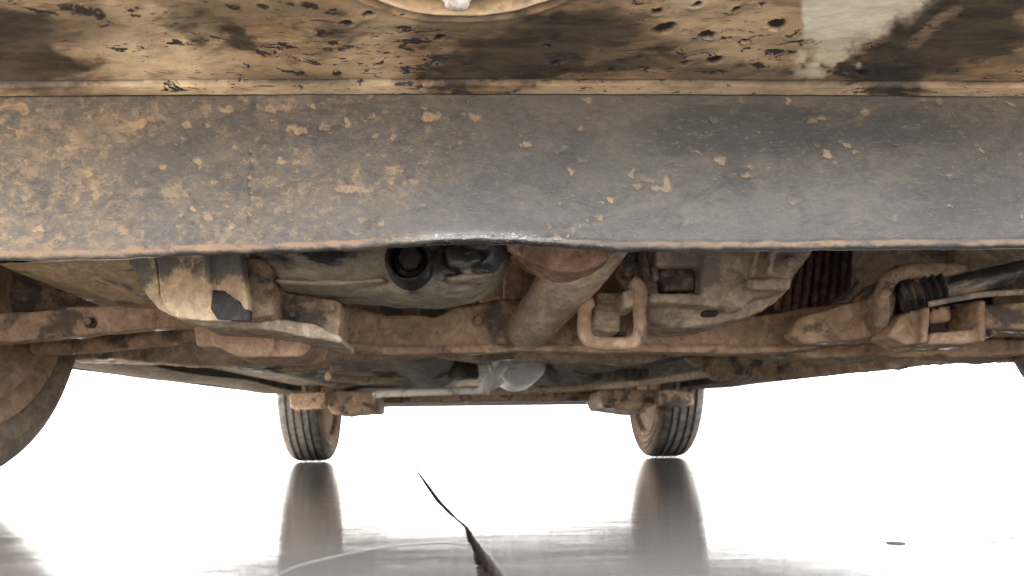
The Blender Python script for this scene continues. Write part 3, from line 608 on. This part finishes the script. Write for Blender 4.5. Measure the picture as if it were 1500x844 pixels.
bm = bmesh.new(); prism(bm, [(355, 376), (380, 376), (398, 392), (402, 425), (400, 462), (362, 468), (361, 420)], .62, .7, .003); prism(bm, [(375, 430), (420, 428), (490, 438), (499, 442), (498, 472), (494, 497), (484, 488), (455, 474), (405, 463), (375, 463)], .66, .72, .003)
o = link('splash_shield', finish(bm), M['brown2'], car, 'stained arch of the splash shield right of the deflector'); muddy(o, .002, .003, .03)
bm = bmesh.new(); prism(bm, [(262, 462), (330, 468), (400, 464), (460, 474), (500, 492), (502, 503), (460, 496), (380, 482), (290, 476)], .64, .72, .0025)
o = link('tray_edge', finish(bm), M['cast'], car); muddy(o, .002, .003, .04)
bm = bmesh.new(); prism(bm, [(284, 476), (400, 484), (462, 494), (455, 512), (440, 522), (350, 523), (328, 514), (322, 508), (286, 507)], .70, .78, .003); prism(bm, [(398, 486), (404, 486), (402, 512), (396, 512)], .695, .71, .001)
o = link('tray_bracket', finish(bm), M['brown'], car); muddy(o, .002, .003, .03)
# ---- oil pan
bm = bmesh.new()
n = 40; ctr = P(560, 330, .72); prs = []
ol = [(352, 330), (356, 372), (372, 402), (402, 422), (450, 430), (520, 434), (590, 438), (650, 438), (695, 430), (728, 412), (746, 385), (752, 350), (752, 330)]
rows_ = []
for d, ins in ((0, .16), (.006, .07), (.016, .02), (.03, 0), (.075, .0)):
    rows_.append([bm.verts.new((lambda v: Vector((v.x + (ctr.x - v.x) * ins * .6, .63 + d, v.z + (ctr.z - v.z) * ins)))(P(x, y, .66))) for x, y in ol])
for a, b in zip(rows_, rows_[1:]):
    for i in range(len(a) - 1): bm.faces.new((a[i], a[i + 1], b[i + 1], b[i]))
    bm.faces.new((a[-1], a[0], b[0], b[-1]))
bm.faces.new(rows_[0]); bm.faces.new(rows_[-1][::-1])
bmesh.ops.recalc_face_normals(bm, faces=bm.faces)
for pts, y0, y1 in (([(400, 405), (480, 412), (560, 404), (570, 412), (480, 420), (400, 414)], .622, .66), ([(650, 404), (720, 396), (722, 404), (660, 412)], .622, .66)): prism(bm, pts, y0, y1, .002)
prism(bm, [(650, 362), (700, 362), (708, 384), (680, 392), (655, 388)], .615, .65, .003)
pan = link('oil_pan', finish(bm), M['pan'], car, 'oily black engine oil pan with rounded bottom'); muddy(pan, .002, .005, .05, 4)
hc = P(598, 379, .60); k = .60 / F
bm = bmesh.new(); revolve(bm, [(.03, 35 * k), (0, 35 * k), (-.003, 33 * k), (-.003, 30 * k), (.0, 28.5 * k), (.028, 27 * k), (.028, .0004)], 'Y', 48, hc)
hr_ = link('drain_recess', finish(bm, 40), M['black'], pan, 'round black recess in the oil pan')
bm = bmesh.new(); revolve(bm, [(.02, 19 * k), (.0, 19 * k), (-.002, 17 * k), (-.002, .0003)], 'Y', 6, hc + Vector((.001, .004, .0015))); revolve(bm, [(.024, 24 * k), (.01, 24 * k), (.008, 18 * k)], 'Y', 28, hc + Vector((.001, .004, .0015)))
link('drain_plug', finish(bm, 30), M['black'], pan, 'dark bolt head sunk in the recess')
# ---- exhaust
bm = bmesh.new()
pts = curve([P(884, 335, .63), P(853, 382, .665), P(826, 418, .71), P(799, 452, .765), P(774, 481, .82), P(770, 486, .845)], 8)
rr_ = np.interp(np.linspace(0, 1, len(pts)), [0, .2, .4, .6, .8, .93, 1], [.029, .028, .0265, .0255, .0245, .022, .012])
tube(bm, pts, list(rr_), 36)
ex = link('exhaust_pipe', finish(bm), M['pipe'], car, 'thick mud-coated exhaust pipe slanting down and back'); muddy(ex, .0018, .0025, .03, 1)
bm = bmesh.new()
prism(bm, [(748, 350), (752, 368), (785, 388), (820, 400), (850, 402), (872, 396), (895, 382), (912, 362), (912, 350)], .625, .665, .004)
prism(bm, [(742, 352), (744, 364), (780, 384), (815, 397), (850, 398), (880, 388), (905, 366), (915, 352)], .615, .628, .002)
fl_ = link('exhaust_flange', finish(bm), M['rust'], car, 'pinkish rusty flange at the top of the exhaust pipe'); muddy(fl_, .0015, .002, .02, 1)
# ---- towing eye (rounded square loop) and its mount
bm = bmesh.new(); Yt = .70; k = Yt / F
loop_ = [(868, 441), (858, 446), (856, 462), (856, 486), (862, 498), (876, 503), (900, 504), (920, 503), (933, 497), (938, 482), (937, 466), (937, 450), (938, 436), (935, 420), (924, 412)]
tube(bm, curve([P(x, y, Yt + (.0 if i > 2 else .004)) for i, (x, y) in enumerate(loop_)], 5), .0066, 14)
tw = link('towing_eye', finish(bm), M['brown'], car, 'rounded square towing eye beside the exhaust pipe'); muddy(tw, .0014, .0012, .02, 1)
bm = bmesh.new(); prism(bm, [(872, 444), (908, 444), (910, 486), (892, 488), (870, 482)], .745, .80, .003); prism(bm, [(912, 424), (932, 422), (934, 450), (914, 452)], .70, .74, .003); prism(bm, [(875, 428), (912, 428), (912, 440), (875, 438)], .74, .78, .003)
o = link('mounting_block', finish(bm), M['pipe'], car); muddy(o, .0016, .002, .02, 1)
bm = bmesh.new(); prism(bm, [(866, 486), (918, 486), (918, 494), (866, 494)], .80, .803, 0); prism(bm, [(862, 438), (875, 438), (872, 490), (862, 488)], .80, .803, 0); link('gap_shade_strips', finish(bm), M['black'], car)  # thin black strips stand in for the shade in the gaps
bm = bmesh.new(); prism(bm, [(905, 355), (945, 355), (952, 400), (948, 425), (915, 425), (900, 405)], .76, .84, .004); tube(bm, [P(926, 360, .74), P(918, 405, .74)], .005, 12); tube(bm, [P(950, 360, .73), P(962, 412, .73)], .0045, 12)
o = link('engine_mount', finish(bm), M['brown2'], car); muddy(o, .002, .003, .03)
# ---- gearbox
bm = bmesh.new()
prism(bm, [(940, 350), (1200, 350), (1188, 377), (1168, 388), (1163, 414), (1150, 434), (1130, 441), (1121, 456), (1085, 462), (1060, 474), (1000, 482), (950, 470)], .74, .80, .006)
prism(bm, [(1030, 350), (1192, 350), (1186, 374), (1166, 384), (1160, 410), (1146, 428), (1100, 436), (1060, 440), (1025, 438)], .715, .76, .006)
prism(bm, [(962, 350), (1028, 350), (1026, 390), (960, 390)], .72, .76, .004)
for x0, x1 in ((1100, 1108), (1124, 1132)): prism(bm, [(x0 + 8, 350), (x1 + 8, 350), (x1, 410), (x0, 410)], .703, .72, .0018)
prism(bm, [(1092, 408), (1160, 406), (1158, 424), (1094, 424)], .70, .74, .003)
prism(bm, [(950, 428), (1020, 430), (1100, 440), (1090, 452), (1010, 446), (950, 442)], .715, .76, .003)
tube(bm, [P(1068, 448, .72), P(1068, 448, .75)], .007, 14); tube(bm, [P(1095, 436, .71), P(1095, 436, .74)], .005, 14); tube(bm, [P(1160, 383, .70), P(1160, 383, .73)], .005, 14)
gb = link('gearbox', finish(bm), M['cast'], car, 'dusty grey cast gearbox housing with ribs'); muddy(gb, .002, .003, .035, 1)
bm = bmesh.new(); prism(bm, [(966, 393), (1017, 392), (1020, 426), (968, 428)], .728, .745, .003); prism(bm, [(1030, 455), (1052, 455), (1052, 463), (1030, 463)], .733, .745, .001)
o = link('gearbox_cover', finish(bm), M['boot'], gb); muddy(o, .0016, .002, .03, 1)
# ribbed dark bellows
for i in range(9):
    x = 1142 + i * 13; bm = bmesh.new()
    tube(bm, curve([P(x + 6, 355, .93), P(x + 3, 400, .925), P(x - 4, 455, .93)], 4), .0042, 10)
    link('cooler_fin', finish(bm), M['maroon'], car)
bm = bmesh.new(); prism(bm, [(1110, 345), (1262, 345), (1255, 470), (1100, 475)], .945, .99, .003); link('oil_cooler', finish(bm), M['maroon'], car)
# ---- right side
bm = bmesh.new(); prism(bm, [(1256, 350), (1262, 350), (1300, 352), (1410, 350), (1400, 395), (1330, 400), (1300, 420), (1280, 440), (1240, 440), (1190, 458), (1225, 442), (1256, 418)], .875, .89, .005)
o = link('knuckle_bracket', finish(bm), M['taupe'], car); muddy(o, .0025, .006, .04)
bm = bmesh.new(); prism(bm, [(1158, 490), (1172, 464), (1230, 447), (1284, 432), (1296, 470), (1296, 492), (1240, 500), (1180, 504)], .76, .785, .004)
ra = link('control_arm', finish(bm), M['brown'], car, 'right lower control arm coated in brown mud'); muddy(ra, .0025, .003, .04)
bm = bmesh.new(); tube(bm, curve([P(1290, 480, .74), P(1292, 440, .735), P(1302, 412, .73), P(1325, 399, .73), P(1400, 396, .735), P(1408, 408, .74)], 6), [.008] * 31, 14); prism(bm, [(1282, 426), (1312, 400), (1316, 440), (1306, 470), (1292, 492), (1278, 470)], .745, .80, .004)
o = link('joint_housing', finish(bm), M['brown2'], car); muddy(o, .002, .004, .03, 1)
# drive shaft + ribbed boot
a_, b_ = P(1316, 440, .745), P(1378, 424, .735); bm = bmesh.new(); n = 41
pts = [a_.lerp(b_, i / (n - 1)) for i in range(n)]
rb = [(.0235 - .009 * i / n) + .0028 * math.cos(i * 2 * math.pi / 8) for i in range(n)]
tube(bm, pts, rb, 32)
sh_b = link('shaft_boot', finish(bm, 180), M['boot'], car, 'ribbed rubber boot on the drive shaft')
bm = bmesh.new(); tube(bm, curve([P(1370, 426, .74), P(1440, 410, .72), P(1540, 388, .70), P(1720, 350, .68)], 6), .0105, 24)
ds = link('drive_shaft', finish(bm), M['pan'], car, 'dark drive shaft running out to the right wheel')
bm = bmesh.new(); prism(bm, [(1300, 492), (1318, 462), (1340, 452), (1352, 452), (1350, 500), (1330, 506)], .725, .76, .004); prism(bm, [(1352, 450), (1364, 448), (1360, 500), (1350, 503)], .715, .76, .002)
prism(bm, [(1362, 488), (1444, 480), (1444, 502), (1360, 506)], .72, .78, .003); prism(bm, [(1434, 440), (1444, 440), (1446, 500), (1434, 500)], .715, .76, .002)
prism(bm, [(1362, 452), (1394, 446), (1394, 470), (1364, 474)], .735, .78, .003)
o = link('ball_joint_bracket', finish(bm), M['brown'], car); muddy(o, .0018, .0035, .03, 1)
bm = bmesh.new(); prism(bm, [(1394, 446), (1434, 440), (1436, 484), (1364, 490), (1364, 474), (1396, 470)], .765, .80, .003); o = link('ball_joint', finish(bm), M['boot'], car); muddy(o, .002, .004, .03, 1)
bm = bmesh.new(); prism(bm, [(1440, 446), (1520, 440), (1700, 425), (1700, 480), (1520, 482), (1440, 480)], .74, .80, .004)
o = link('tie_rod', finish(bm), M['brown'], car); muddy(o, .0025, .004, .04, 1)
bm = bmesh.new(); tube(bm, curve([P(1360, 446, .7), P(1410, 436, .69), P(1460, 430, .685), P(1600, 424, .68)], 6), .0028, 10)
link('shield_flange', finish(bm), M['cast'], car)
bm = bmesh.new(); prism(bm, [(1400, 350), (1445, 362), (1476, 386), (1520, 352)], .76, .765, .001); link('splash_plate', finish(bm), M['taupe'], car)
bm = bmesh.new(); prism(bm, [(1400, 352), (1700, 350), (1700, 400), (1480, 398), (1400, 408)], .86, .9, .004); o = link('wheel_arch_liner', finish(bm), M['taupe'], car); muddy(o, .003, .006, .05)
bm = bmesh.new(); prism(bm, [(1130, 512), (1250, 502), (1360, 500), (1440, 498), (1620, 488), (1620, 512), (1500, 520), (1390, 524), (1370, 518), (1260, 524), (1180, 522)], .84, .87, .005)
o = link('arm_flange', finish(bm), M['brown'], car); muddy(o, .003, .008, .05)
bm = bmesh.new(); prism(bm, [(1000, 522), (1250, 512), (1500, 516), (1560, 525), (1480, 531), (1350, 535), (1200, 552), (1050, 560)], 1.15, 1.17, .006)
o = link('subframe_rear_arm', finish(bm), M['brown2'], car); muddy(o, .004, .014, .06)
# bolts that show on the parts
for x, y, Y, r in ((430, 462, .655, 6), (487, 452, .655, 5), (700, 470, .815, 7), (905, 455, .80, 4), (1290, 438, .735, 9), (1205, 480, .755, 6), (1450, 488, .715, 5), (130, 472, .795, 7)):
    bm = bmesh.new(); k = r * Y / F; revolve(bm, [(.012, k * 1.3), (.001, k * 1.3), (.001, k), (-.004, k), (-.005, k * .8), (-.005, .0002)], 'Y', 6, P(x, y, Y)); link('bolt', finish(bm, 20), M['brown2'], car)
